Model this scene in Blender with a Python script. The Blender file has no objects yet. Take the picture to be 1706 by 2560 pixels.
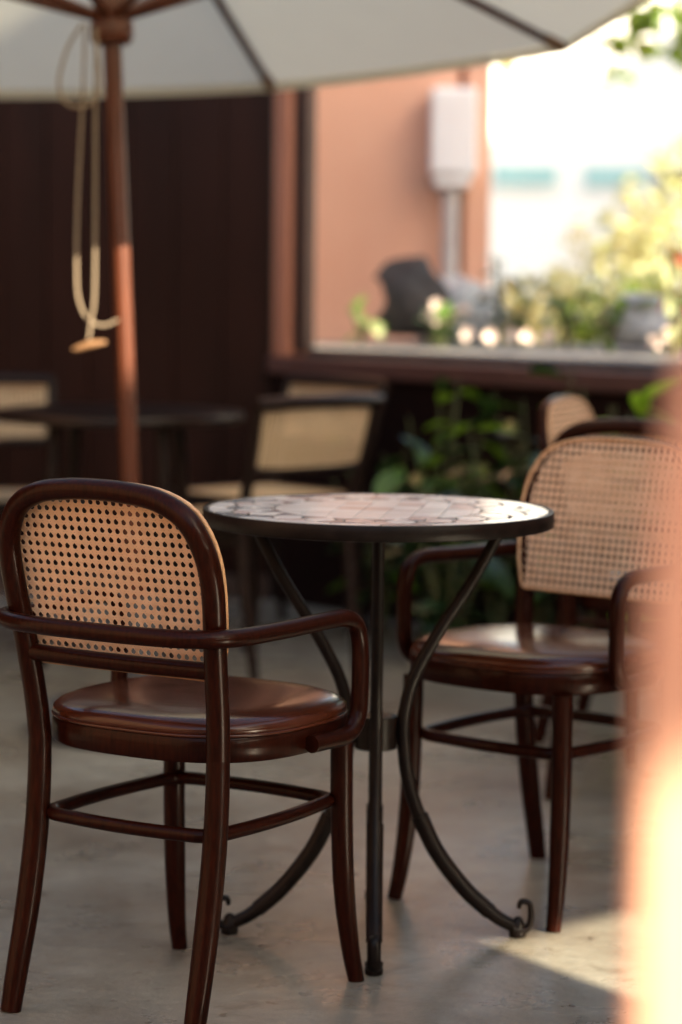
import bpy, bmesh, math, random
import numpy as np
from mathutils import Vector, Matrix

random.seed(7)
S = bpy.context.scene
C = S.collection
R = math.radians

# ------------------------------------------------------------------ camera, sky, sun, exposure
PITCH, ROLL = R(5.5), R(0.6)
cam = bpy.data.cameras.new('camera')
cam.sensor_fit = 'VERTICAL'
cam.sensor_height = 36.0
cam.sensor_width = 24.0
cam.lens = 91.125
cam.clip_start = 0.05
cam.clip_end = 600
cam.dof.use_dof = True
cam.dof.focus_distance = 3.92
cam.dof.aperture_fstop = 2.3
co = bpy.data.objects.new('camera', cam)
C.objects.link(co)
f = Vector((0, math.cos(PITCH), -math.sin(PITCH)))
r0 = Vector((1, 0, 0))
u0 = r0.cross(f)
r1 = math.cos(ROLL) * r0 + math.sin(ROLL) * u0
u1 = math.cos(ROLL) * u0 - math.sin(ROLL) * r0
m = Matrix((r1, u1, -f)).transposed().to_4x4()
m.translation = Vector((0, 0, 1.18))
co.matrix_world = m
S.camera = co

SUN_EL = R(27)
SUN_H = Vector((0.80, -0.60, 0)).normalized()          # horizontal direction towards the sun
SUN = (SUN_H * math.cos(SUN_EL) + Vector((0, 0, math.sin(SUN_EL)))).normalized()
w = bpy.data.worlds.new('World')
S.world = w
w.use_nodes = True
nt = w.node_tree
bg = nt.nodes['Background']
sky = nt.nodes.new('ShaderNodeTexSky')
sky.sky_type = 'NISHITA'
sky.sun_disc = False
sky.sun_elevation = SUN_EL
sky.sun_rotation = math.atan2(SUN_H.x, SUN_H.y)
sky.air_density = 1.0
sky.dust_density = 2.5
nt.links.new(sky.outputs[0], bg.inputs['Color'])
bg.inputs['Strength'].default_value = 0.10
sl = bpy.data.lights.new('sun', 'SUN')
sl.energy = 4.5
sl.angle = R(0.6)
sl.color = (1.0, 0.88, 0.72)
so = bpy.data.objects.new('sun', sl)
C.objects.link(so)
so.rotation_euler = SUN.to_track_quat('Z', 'Y').to_euler()
so.location = (6, -3, 6)
S.view_settings.view_transform = 'Standard'
S.view_settings.look = 'None'
S.view_settings.exposure = 2.68
S.view_settings.gamma = 1.0
S.view_settings.use_curve_mapping = False
S.view_settings.use_white_balance = True               # camera balanced for the shade
S.view_settings.white_balance_temperature = 7300
S.view_settings.white_balance_tint = 6
S.cycles.max_bounces = 8


# ------------------------------------------------------------------ helpers
def new_mat(name):
    mt = bpy.data.materials.new(name)
    mt.use_nodes = True
    return mt, mt.node_tree, mt.node_tree.nodes['Principled BSDF']


def mat(name, col, rough=0.5, col2=None, scale=8.0, stretch=(1, 1, 1), detail=6, bump=0.0, bscale=None,
        metal=0.0, coat=0.0, spec=0.5, trans=0.0, contrast=(0.35, 0.65), rough2=None, tcol=None):
    mt, t, b = new_mat(name)
    b.inputs['Roughness'].default_value = rough
    b.inputs['Metallic'].default_value = metal
    b.inputs['Specular IOR Level'].default_value = spec
    b.inputs['Coat Weight'].default_value = coat
    b.inputs['Coat Roughness'].default_value = 0.07
    b.inputs['Base Color'].default_value = (*col, 1)
    tc = t.nodes.new('ShaderNodeTexCoord')
    mp = t.nodes.new('ShaderNodeMapping')
    mp.inputs['Scale'].default_value = stretch
    t.links.new(tc.outputs['Object'], mp.inputs['Vector'])
    n = t.nodes.new('ShaderNodeTexNoise')
    n.inputs['Scale'].default_value = scale
    n.inputs['Detail'].default_value = detail
    n.inputs['Roughness'].default_value = 0.6
    t.links.new(mp.outputs[0], n.inputs['Vector'])
    if col2 is not None:
        cr = t.nodes.new('ShaderNodeValToRGB')
        cr.color_ramp.elements[0].position = contrast[0]
        cr.color_ramp.elements[1].position = contrast[1]
        cr.color_ramp.elements[0].color = (*col, 1)
        cr.color_ramp.elements[1].color = (*col2, 1)
        t.links.new(n.outputs['Fac'], cr.inputs['Fac'])
        t.links.new(cr.outputs['Color'], b.inputs['Base Color'])
    if rough2 is not None:
        mr = t.nodes.new('ShaderNodeMapRange')
        mr.inputs['From Min'].default_value = 0.3
        mr.inputs['From Max'].default_value = 0.7
        mr.inputs['To Min'].default_value = rough
        mr.inputs['To Max'].default_value = rough2
        t.links.new(n.outputs['Fac'], mr.inputs['Value'])
        t.links.new(mr.outputs[0], b.inputs['Roughness'])
    if bump:
        n2 = t.nodes.new('ShaderNodeTexNoise')
        n2.inputs['Scale'].default_value = bscale or scale * 4
        n2.inputs['Detail'].default_value = 5
        t.links.new(mp.outputs[0], n2.inputs['Vector'])
        bp = t.nodes.new('ShaderNodeBump')
        bp.inputs['Strength'].default_value = bump
        bp.inputs['Distance'].default_value = 0.004
        t.links.new(n2.outputs['Fac'], bp.inputs['Height'])
        t.links.new(bp.outputs[0], b.inputs['Normal'])
    if trans:
        out = t.nodes['Material Output']
        tr = t.nodes.new('ShaderNodeBsdfTranslucent')
        tr.inputs['Color'].default_value = (*(tcol or col), 1)
        mx = t.nodes.new('ShaderNodeMixShader')
        mx.inputs['Fac'].default_value = trans
        t.links.new(b.outputs[0], mx.inputs[1])
        t.links.new(tr.outputs[0], mx.inputs[2])
        t.links.new(mx.outputs[0], out.inputs['Surface'])
    return mt


M = {}
M['wood'] = mat('dark_bentwood', (0.0090, 0.0017, 0.0008), 0.30, (0.022, 0.0040, 0.0016), 30, (7, 7, 0.8), bump=0.03, spec=0.05, coat=0.06, rough2=0.36)
M['wood_black'] = mat('near_black_wood', (0.006, 0.0028, 0.0022), 0.32, (0.013, 0.006, 0.004), 12, (5, 5, 1.5), spec=0.2, rough2=0.45)
M['iron'] = mat('dark_bronze_iron', (0.0045, 0.0026, 0.0020), 0.36, (0.009, 0.0052, 0.0038), 30, bump=0.1, spec=0.14, rough2=0.48)
M['leather'] = mat('brown_leather', (0.032, 0.0068, 0.0028), 0.16, (0.058, 0.0135, 0.0055), 6, bump=0.05, bscale=220, spec=0.20, coat=0.12, rough2=0.27)
M['cane'] = mat('woven_cane', (0.70, 0.45, 0.27), 0.5, (0.80, 0.55, 0.35), 40, bump=0.1, bscale=400, trans=0.30, tcol=(0.74, 0.45, 0.23))
M['cane_pale'] = mat('pale_cane', (0.70, 0.54, 0.34), 0.5, (0.78, 0.62, 0.41), 40, trans=0.30, tcol=(0.70, 0.46, 0.21))
M['cane_binding'] = mat('cane_binding', (0.40, 0.20, 0.09), 0.5, (0.52, 0.29, 0.14), 60)
M['canvas'] = mat('offwhite_canvas', (0.68, 0.685, 0.62), 0.85, (0.73, 0.735, 0.67), 3, bump=0.15, bscale=500, trans=0.40, tcol=(0.62, 0.62, 0.54))
M['pole_wood'] = mat('varnished_pole_wood', (0.048, 0.0125, 0.0055), 0.34, (0.080, 0.022, 0.0100), 12, (8, 8, 0.6), spec=0.25)
M['cord'] = mat('beige_cord', (0.17, 0.13, 0.09), 0.85, (0.23, 0.175, 0.125), 200)
M['toggle'] = mat('turned_wood_toggle', (0.15, 0.075, 0.035), 0.5, (0.20, 0.105, 0.05), 60)
M['stone_base'] = mat('dark_stone_base', (0.04, 0.04, 0.04), 0.7, (0.06, 0.06, 0.058), 20)
M['orange'] = mat('orange_plaster', (0.58, 0.205, 0.095), 0.75, (0.66, 0.255, 0.13), 2.2, bump=0.25, bscale=60)
M['side_plaster'] = mat('clay_plaster', (0.215, 0.125, 0.08), 0.8, (0.26, 0.155, 0.10), 2, bump=0.2)
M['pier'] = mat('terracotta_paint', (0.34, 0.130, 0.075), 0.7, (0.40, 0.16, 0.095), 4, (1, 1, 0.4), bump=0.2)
M['pillar'] = mat('peach_plaster', (0.60, 0.295, 0.20), 0.8, (0.66, 0.345, 0.24), 3, bump=0.2, bscale=60)
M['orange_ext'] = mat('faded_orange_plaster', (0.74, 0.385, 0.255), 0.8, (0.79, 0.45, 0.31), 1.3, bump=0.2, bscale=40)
M['orange_recess'] = mat('deep_orange', (0.40, 0.115, 0.055), 0.8, (0.45, 0.14, 0.07), 3)
M['darkred'] = mat('dark_oxblood_paint', (0.0065, 0.0021, 0.0016), 0.6, (0.011, 0.0035, 0.0026), 3, bump=0.1, spec=0.1)
M['sill'] = mat('brown_sill_paint', (0.062, 0.026, 0.021), 0.45, (0.088, 0.036, 0.029), 6, (1, 1, 4))
M['frame_brown'] = mat('brown_frame_paint', (0.055, 0.028, 0.020), 0.4, (0.08, 0.04, 0.028), 6, (6, 6, 1))
M['frame_dark'] = mat('dark_frame_paint', (0.022, 0.012, 0.010), 0.4, (0.035, 0.018, 0.014), 6)
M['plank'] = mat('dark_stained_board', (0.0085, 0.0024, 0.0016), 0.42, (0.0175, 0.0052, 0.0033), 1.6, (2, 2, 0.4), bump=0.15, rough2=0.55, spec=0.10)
M['box_white'] = mat('white_box_paint', (0.86, 0.84, 0.83), 0.5, (0.90, 0.89, 0.87), 5)
M['pipe'] = mat('grey_conduit', (0.42, 0.38, 0.37), 0.45, (0.52, 0.48, 0.46), 10)
M['rock_black'] = mat('black_rock', (0.016, 0.013, 0.012), 0.8, (0.04, 0.034, 0.031), 9, bump=0.6, bscale=30)
M['rock_grey'] = mat('grey_rock', (0.28, 0.285, 0.275), 0.85, (0.44, 0.445, 0.43), 7, bump=0.6, bscale=25)
M['rock_blue'] = mat('bluish_rock', (0.24, 0.25, 0.26), 0.85, (0.38, 0.39, 0.40), 7, bump=0.6, bscale=25)
M['gravel'] = mat('pale_gravel', (0.09, 0.09, 0.088), 0.9, (0.17, 0.168, 0.165), 60, bump=0.8, bscale=80)
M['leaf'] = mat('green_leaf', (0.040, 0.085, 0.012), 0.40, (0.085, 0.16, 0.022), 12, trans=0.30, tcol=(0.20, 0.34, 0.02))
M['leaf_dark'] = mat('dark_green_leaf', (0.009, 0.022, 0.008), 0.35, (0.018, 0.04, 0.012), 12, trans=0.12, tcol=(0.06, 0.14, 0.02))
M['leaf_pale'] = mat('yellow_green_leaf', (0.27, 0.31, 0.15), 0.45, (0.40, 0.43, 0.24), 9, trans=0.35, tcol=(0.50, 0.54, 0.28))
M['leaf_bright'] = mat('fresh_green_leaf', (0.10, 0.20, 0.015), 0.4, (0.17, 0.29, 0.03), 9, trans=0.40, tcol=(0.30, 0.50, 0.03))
M['leaf_red'] = mat('red_bract', (0.42, 0.06, 0.04), 0.5, (0.52, 0.10, 0.06), 9, trans=0.3)
M['petal'] = mat('pale_pink_petal', (0.74, 0.58, 0.52), 0.6, (0.80, 0.68, 0.62), 20, trans=0.25)
M['stem'] = mat('green_stem', (0.05, 0.06, 0.02), 0.6, (0.08, 0.085, 0.03), 20)
M['bark'] = mat('grey_bark', (0.10, 0.075, 0.055), 0.9, (0.17, 0.13, 0.10), 12, (4, 4, 1), bump=0.6)
M['white_wall'] = mat('white_render', (0.80, 0.785, 0.74), 0.8, (0.84, 0.82, 0.78), 1.0)
M['teal'] = mat('teal_glazing', (0.26, 0.46, 0.46), 0.6, (0.30, 0.50, 0.50), 2, spec=0.1)
M['louvre'] = mat('grey_louvre', (0.10, 0.09, 0.09), 0.5, (0.14, 0.13, 0.13), 5)
M['asphalt'] = mat('asphalt', (0.045, 0.045, 0.047), 0.9, (0.065, 0.064, 0.063), 20, bump=0.4, bscale=150)
M['tile_cream'] = mat('cream_glazed_tile', (0.62, 0.55, 0.48), 0.16, (0.68, 0.60, 0.52), 10, bump=0.02, rough2=0.24)
M['tile_pink'] = mat('pink_glazed_tile', (0.52, 0.38, 0.32), 0.16, (0.58, 0.44, 0.37), 12, rough2=0.24)
M['tile_grey'] = mat('grey_glazed_tile', (0.19, 0.17, 0.155), 0.16, (0.30, 0.275, 0.25), 12, rough2=0.24)
M['grout'] = mat('dark_grout', (0.028, 0.026, 0.024), 0.7, (0.04, 0.037, 0.034), 40, spec=0.0)

# concrete floor: mottled, worn, lightly polished
mt, t, b = new_mat('worn_concrete')
M['concrete'] = mt
tc = t.nodes.new('ShaderNodeTexCoord')


def noise(scale, detail, vec=None, rough=0.6):
    n = t.nodes.new('ShaderNodeTexNoise')
    n.inputs['Scale'].default_value = scale
    n.inputs['Detail'].default_value = detail
    n.inputs['Roughness'].default_value = rough
    t.links.new(vec or tc.outputs['Object'], n.inputs['Vector'])
    return n


def ramp(n, stops):
    cr = t.nodes.new('ShaderNodeValToRGB')
    e = cr.color_ramp.elements
    while len(e) < len(stops):
        e.new(0.5)
    for q, (p, c) in zip(e, stops):
        q.position = p
        q.color = (*c, 1)
    t.links.new(n.outputs['Fac'], cr.inputs['Fac'])
    return cr


mp = t.nodes.new('ShaderNodeMapping')
mp.inputs['Scale'].default_value = (1.0, 1.1, 1)
mp.inputs['Rotation'].default_value = (0, 0, 0.5)
t.links.new(tc.outputs['Object'], mp.inputs['Vector'])
a1 = ramp(noise(1.7, 7, mp.outputs[0], 0.65), [(0.28, (0.105, 0.084, 0.065)), (0.5, (0.180, 0.167, 0.140)), (0.7, (0.250, 0.243, 0.212))])
a2 = ramp(noise(7, 10, mp.outputs[0], 0.78), [(0.33, (0.55, 0.49, 0.43)), (0.46, (0.92, 0.90, 0.87)), (0.60, (1.05, 1.04, 1.02)), (0.69, (1.40, 1.37, 1.32))])
mx = t.nodes.new('ShaderNodeMix')
mx.data_type = 'RGBA'
mx.blend_type = 'MULTIPLY'
mx.inputs['Factor'].default_value = 0.9
t.links.new(a1.outputs[0], mx.inputs['A'])
t.links.new(a2.outputs[0], mx.inputs['B'])
vor = t.nodes.new('ShaderNodeTexNoise')
vor.inputs['Scale'].default_value = 26
vor.inputs['Detail'].default_value = 3
t.links.new(tc.outputs['Object'], vor.inputs['Vector'])
sp = ramp(vor, [(0.0, (1.6, 1.55, 1.5)), (0.27, (1.5, 1.46, 1.4)), (0.30, (1, 1, 1)), (0.675, (1, 1, 1)), (0.71, (0.36, 0.29, 0.24))])
mx2 = t.nodes.new('ShaderNodeMix')
mx2.data_type = 'RGBA'
mx2.blend_type = 'MULTIPLY'
mx2.inputs['Factor'].default_value = 0.8
t.links.new(mx.outputs['Result'], mx2.inputs['A'])
t.links.new(sp.outputs[0], mx2.inputs['B'])
t.links.new(mx2.outputs['Result'], b.inputs['Base Color'])
rr = t.nodes.new('ShaderNodeMapRange')
rr.inputs['From Min'].default_value = 0.3
rr.inputs['From Max'].default_value = 0.7
rr.inputs['To Min'].default_value = 0.22
rr.inputs['To Max'].default_value = 0.42
t.links.new(noise(4, 6).outputs['Fac'], rr.inputs['Value'])
t.links.new(rr.outputs[0], b.inputs['Roughness'])
bp = t.nodes.new('ShaderNodeBump')
bp.inputs['Strength'].default_value = 0.45
bp.inputs['Distance'].default_value = 0.004
t.links.new(noise(38, 7).outputs['Fac'], bp.inputs['Height'])
t.links.new(bp.outputs[0], b.inputs['Normal'])


def link(name, verts, faces, mt, parent=None, smooth=True, loc=None):
    me = bpy.data.meshes.new(name)
    me.from_pydata([tuple(v) for v in verts], [], faces)
    me.update()
    if smooth:
        me.shade_smooth()
    me.materials.append(mt)
    o = bpy.data.objects.new(name, me)
    C.objects.link(o)
    if parent is not None:
        o.parent = parent
    if loc is not None:
        o.location = loc
    return o


def tag(o, label, cat, group=None, kind=None):
    o['label'] = label
    o['category'] = cat
    if group:
        o['group'] = group
    if kind:
        o['kind'] = kind
    return o


def thing(name, label, cat, loc=(0, 0, 0), rz=0.0, group=None):
    o = bpy.data.objects.new(name, None)
    o.empty_display_size = 0.1
    C.objects.link(o)
    o.location = loc
    o.rotation_euler = (0, 0, rz)
    return tag(o, label, cat, group)


def dup(root, loc, rz, label, group=None, scale=1.0):
    def cp(o, par):
        c = o.copy()
        C.objects.link(c)
        c.parent = par
        for ch in o.children:
            cp(ch, c)
        return c
    c = cp(root, None)
    c.location = loc
    c.rotation_euler = (0, 0, rz)
    c.scale = (scale, scale, scale)
    c['label'] = label
    if group:
        c['group'] = group
    return c


def spline(pts, n=6, closed=False):
    P = [Vector(p) for p in pts]
    L = len(P)
    out = []
    rng = range(L) if closed else range(L - 1)
    for i in rng:
        p1, p2 = P[i], P[(i + 1) % L]
        p0 = P[i - 1] if (closed or i > 0) else p1 * 2 - p2
        p3 = P[(i + 2) % L] if (closed or i + 2 < L) else p2 * 2 - p1
        for k in range(n):
            q = k / n
            out.append(0.5 * ((2 * p1) + (p2 - p0) * q + (2 * p0 - 5 * p1 + 4 * p2 - p3) * q * q + (3 * p1 - p0 - 3 * p2 + p3) * q ** 3))
    if not closed:
        out.append(P[-1].copy())
    return out


def tube_vf(path, rad, seg=12, closed=False, flat=1.0):
    """swept tube; rad is a number or a list over the path"""
    n = len(path)
    rl = rad if isinstance(rad, (list, tuple)) else [rad] * n
    if len(rl) != n:
        rl = list(np.interp(np.linspace(0, 1, n), np.linspace(0, 1, len(rl)), rl))
    T = []
    for i in range(n):
        a = path[(i - 1) % n] if (closed or i > 0) else path[i]
        c = path[(i + 1) % n] if (closed or i < n - 1) else path[i]
        T.append((c - a).normalized())
    ref = Vector((0, 0, 1)) if abs(T[0].z) < 0.9 else Vector((0, 1, 0))
    N = (ref - T[0] * ref.dot(T[0])).normalized()
    V, F = [], []
    for i in range(n):
        N = (N - T[i] * N.dot(T[i])).normalized()
        B = T[i].cross(N)
        for k in range(seg):
            a = 2 * math.pi * k / seg
            V.append(path[i] + N * (math.cos(a) * rl[i]) + B * (math.sin(a) * rl[i] * flat))
    for i in range(n if closed else n - 1):
        j = (i + 1) % n
        for k in range(seg):
            k2 = (k + 1) % seg
            F.append((i * seg + k, i * seg + k2, j * seg + k2, j * seg + k))
    if not closed:
        F.append(tuple(range(seg - 1, -1, -1)))
        F.append(tuple(range((n - 1) * seg, n * seg)))
    return V, F


class MB:
    def __init__(self):
        self.V, self.F = [], []

    def add(self, V, F):
        o = len(self.V)
        self.V += [Vector(v) for v in V]
        self.F += [tuple(i + o for i in q) for q in F]
        return self

    def tube(self, pts, rad, seg=12, n=6, closed=False, flat=1.0):
        return self.add(*tube_vf(spline(pts, n, closed), rad, seg, closed, flat))

    def box(self, x0, x1, y0, y1, z0, z1):
        V = [(x, y, z) for z in (z0, z1) for y in (y0, y1) for x in (x0, x1)]
        return self.add(V, [(0, 2, 3, 1), (4, 5, 7, 6), (0, 1, 5, 4), (2, 6, 7, 3), (0, 4, 6, 2), (1, 3, 7, 5)])

    def lathe(self, prof, seg=32, c=(0, 0)):
        V, F = [], []
        for (r_, z) in prof:
            for k in range(seg):
                a = 2 * math.pi * k / seg
                V.append((c[0] + r_ * math.cos(a), c[1] + r_ * math.sin(a), z))
        for i in range(len(prof) - 1):
            for k in range(seg):
                k2 = (k + 1) % seg
                F.append((i * seg + k, i * seg + k2, (i + 1) * seg + k2, (i + 1) * seg + k))
        F.append(tuple(range(seg - 1, -1, -1)))
        F.append(tuple(range((len(prof) - 1) * seg, len(prof) * seg)))
        return self.add(V, F)

    def loft(self, rings):
        seg = len(rings[0])
        V = [v for q in rings for v in q]
        F = []
        for i in range(len(rings) - 1):
            for k in range(seg):
                k2 = (k + 1) % seg
                F.append((i * seg + k, i * seg + k2, (i + 1) * seg + k2, (i + 1) * seg + k))
        F.append(tuple(range(seg - 1, -1, -1)))
        F.append(tuple(range((len(rings) - 1) * seg, len(rings) * seg)))
        return self.add(V, F)

    def prism(self, poly, z0, z1):
        n = len(poly)
        V = [(x, y, z0) for x, y in poly] + [(x, y, z1) for x, y in poly]
        F = [tuple(range(n - 1, -1, -1)), tuple(range(n, 2 * n))] + [(i, (i + 1) % n, n + (i + 1) % n, n + i) for i in range(n)]
        return self.add(V, F)

    def build(self, name, mt, parent=None, smooth=True, bevel=0.0, autosmooth=None, loc=None):
        o = link(name, self.V, self.F, mt, parent, smooth, loc)
        if smooth and autosmooth is None:
            autosmooth = 1.1
        if autosmooth is not None:
            bm = bmesh.new()
            bm.from_mesh(o.data)
            for e in bm.edges:
                if len(e.link_faces) == 2 and e.calc_face_angle(0) > autosmooth:
                    e.smooth = False
            bm.to_mesh(o.data)
            bm.free()
        if bevel:
            bm = bmesh.new()
            bm.from_mesh(o.data)
            bmesh.ops.bevel(bm, geom=list(bm.edges), offset=bevel, segments=2, profile=0.5, affect='EDGES')
            bm.to_mesh(o.data)
            bm.free()
        return o


def structure(o):
    o['kind'] = 'structure'
    return o


# ------------------------------------------------------------------ ground
structure(MB().box(-300, 300, -300, 300, -0.6, -0.12).build('ground', M['asphalt'], smooth=False))
structure(MB().box(-7, 5.6, -5, 9.6, -0.119, 0.0).build('patio_floor', M['concrete'], smooth=False))

# ------------------------------------------------------------------ window wall (turned 46 degrees) and dark boarded wall
U = Vector((0.692, -0.722, 0)).normalized()
NN = Vector((-0.722, -0.692, 0)).normalized()           # towards the patio
W0 = Vector((-0.241, 9.0, 0))
wall_rz = math.atan2(U.y, U.x)                          # local x runs along the wall, local -y is the patio side
wall = thing('window_wall', 'orange and oxblood wall with a wide unglazed opening behind the plants', 'wall', W0, wall_rz)
mb = MB()
mb.box(0.0, 5.2, 0.0, 0.08, -0.1, 0.795)
mb.build('base_wall', M['darkred'], wall, False, 0.004)
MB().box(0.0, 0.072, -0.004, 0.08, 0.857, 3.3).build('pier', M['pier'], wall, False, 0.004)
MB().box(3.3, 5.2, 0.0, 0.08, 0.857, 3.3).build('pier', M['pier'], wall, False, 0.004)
MB().box(0.0725, 3.2995, 0.0, 0.08, 2.5, 3.3).build('lintel', M['orange'], wall, False, 0.004)
fr = MB().box(0.0725, 0.118, 0.022, 0.075, 0.870, 2.498).build('window_frame', M['frame_dark'], wall, False, 0.003)
MB().box(0.1185, 0.148, 0.018, 0.060, 0.870, 2.498).build('stile', M['frame_brown'], fr, False, 0.004)
MB().box(0.1485, 3.298, 0.02, 0.07, 2.43, 2.498).build('top_rail', M['frame_brown'], fr, False, 0.004)
MB().box(0.1485, 3.298, 0.02, 0.07, 0.870, 0.885).build('bottom_rail', M['frame_dark'], fr, False, 0.003)
MB().box(-0.002, 3.299, -0.03, 0.085, 0.796, 0.8565).build('sill', M['sill'], wall, False, 0.006)

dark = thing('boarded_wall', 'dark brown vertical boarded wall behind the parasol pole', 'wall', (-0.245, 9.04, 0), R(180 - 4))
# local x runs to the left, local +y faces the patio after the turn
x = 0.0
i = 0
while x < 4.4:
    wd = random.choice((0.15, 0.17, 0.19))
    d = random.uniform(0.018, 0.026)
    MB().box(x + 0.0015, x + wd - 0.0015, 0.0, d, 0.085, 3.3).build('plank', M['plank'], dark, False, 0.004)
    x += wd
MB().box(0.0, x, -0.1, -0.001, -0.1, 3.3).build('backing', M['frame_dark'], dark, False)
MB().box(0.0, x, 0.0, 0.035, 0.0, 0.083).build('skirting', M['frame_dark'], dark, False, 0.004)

# ------------------------------------------------------------------ unseen roof, walls and blocks added to shade the patio and bounce light
cover = thing('shade_roof', 'unseen flat timber roof on posts, added to block the sky and shade the pillar top', 'roof', (0, 0, 0))
MB().box(0.5, 2.91, -3.4, 0.2, 2.70, 2.86).build('slab', M['plank'], cover, False, 0.01)  # added out of view; its edge keeps the sun off the pillar top
for px_, py_ in ((2.75, 0.02), (2.75, -3.3), (0.56, -3.3)):
    MB().box(px_, px_ + 0.14, py_, py_ + 0.14, 0.0, 2.699).build('post', M['plank'], cover, False, 0.01)
bw = thing('rear_sky_block', 'unseen orange plastered wall added behind the camera to block the sky', 'wall', (0, -5.0, 0))
MB().box(-4.2, 5.0, -0.25, -0.001, -0.1, 3.4).build('wall', M['orange'], bw, False, 0.01)  # added behind the camera to block the sky
lw = thing('bounce_wall', 'unseen plastered wall added on the left to bounce warm light onto the chairs', 'wall', (-3.6, 0, 0))
MB().box(-0.2, 0.0, -4.9, 4.0, -0.1, 3.3).build('plaster', M['side_plaster'], lw, False, 0.01)  # added out of view as a warm bounce surface for the chairs
MB().box(-0.2, 0.02, 4.001, 9.1, -0.1, 3.3).build('boards', M['plank'], lw, False, 0.01)  # far end of the added wall, dark to limit the bounce
gw = thing('low_sky_block', 'unseen orange wall added right of the patio to block the low sky', 'wall', (4.6, 0, 0))
MB().box(0.0, 0.2, -4.9, 2.4, -0.1, 1.9).build('wall', M['orange'], gw, False, 0.01)  # added out of view to hold back low sky light
hs = thing('sun_block', 'unseen tall plain block added right of the patio to keep the sun off its rear', 'building', (6.0, 0, -0.12))
MB().prism([(0.0, 2.2), (5.0, -1.55), (5.0, 0.67), (0.0, 4.42)], 0.0, 6.5).build('wall', M['orange_ext'], hs, False, 0.01)  # added sun blocker, sides slanted along the sun's direction
MB().prism([(0.001, 0.6), (4.9, -3.1), (4.9, -1.48), (0.001, 2.198)], 0.0, 5.18).build('lower_sun_block', M['orange_ext'], hs, False, 0.01)  # lower blocker added to cut off the sun strip on the parasol pole
hs2 = thing('sun_block', 'second unseen plain block added right of the patio, past a narrow gap left for the sun', 'building', (6.0, 0, -0.12))
MB().prism([(0.0, 4.82), (5.0, 1.07), (5.0, 5.2), (0.0, 8.9)], 0.0, 6.5).build('wall', M['orange_ext'], hs2, False, 0.01)  # added sun blocker; the gap before it lets sun onto the flowers
hs3 = thing('sun_block', 'unseen tall pale block added to shade the lower part of the white building', 'building', (9.0, 15.0, -0.12))
MB().box(0.0, 7.0, 0.0, 6.0, 0.0, 7.3).build('wall', M['white_wall'], hs3, False, 0.01)  # added out of view, height set by the shadow on the white building

# ------------------------------------------------------------------ bentwood armchair
ARCH = [(0.172, -0.153, 0.43), (0.176, -0.160, 0.50), (0.183, -0.178, 0.60), (0.191, -0.196, 0.69), (0.186, -0.211, 0.750),
        (0.160, -0.223, 0.799), (0.113, -0.230, 0.825), (0.055, -0.233, 0.834), (0.0, -0.234, 0.836)]
arch_full = ARCH + [(-px, py, pz) for px, py, pz in reversed(ARCH[:-1])]
az = [p[2] for p in ARCH]
ay = [p[1] for p in ARCH]


def back_y(z):
    return float(np.interp(z, az, ay))


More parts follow.
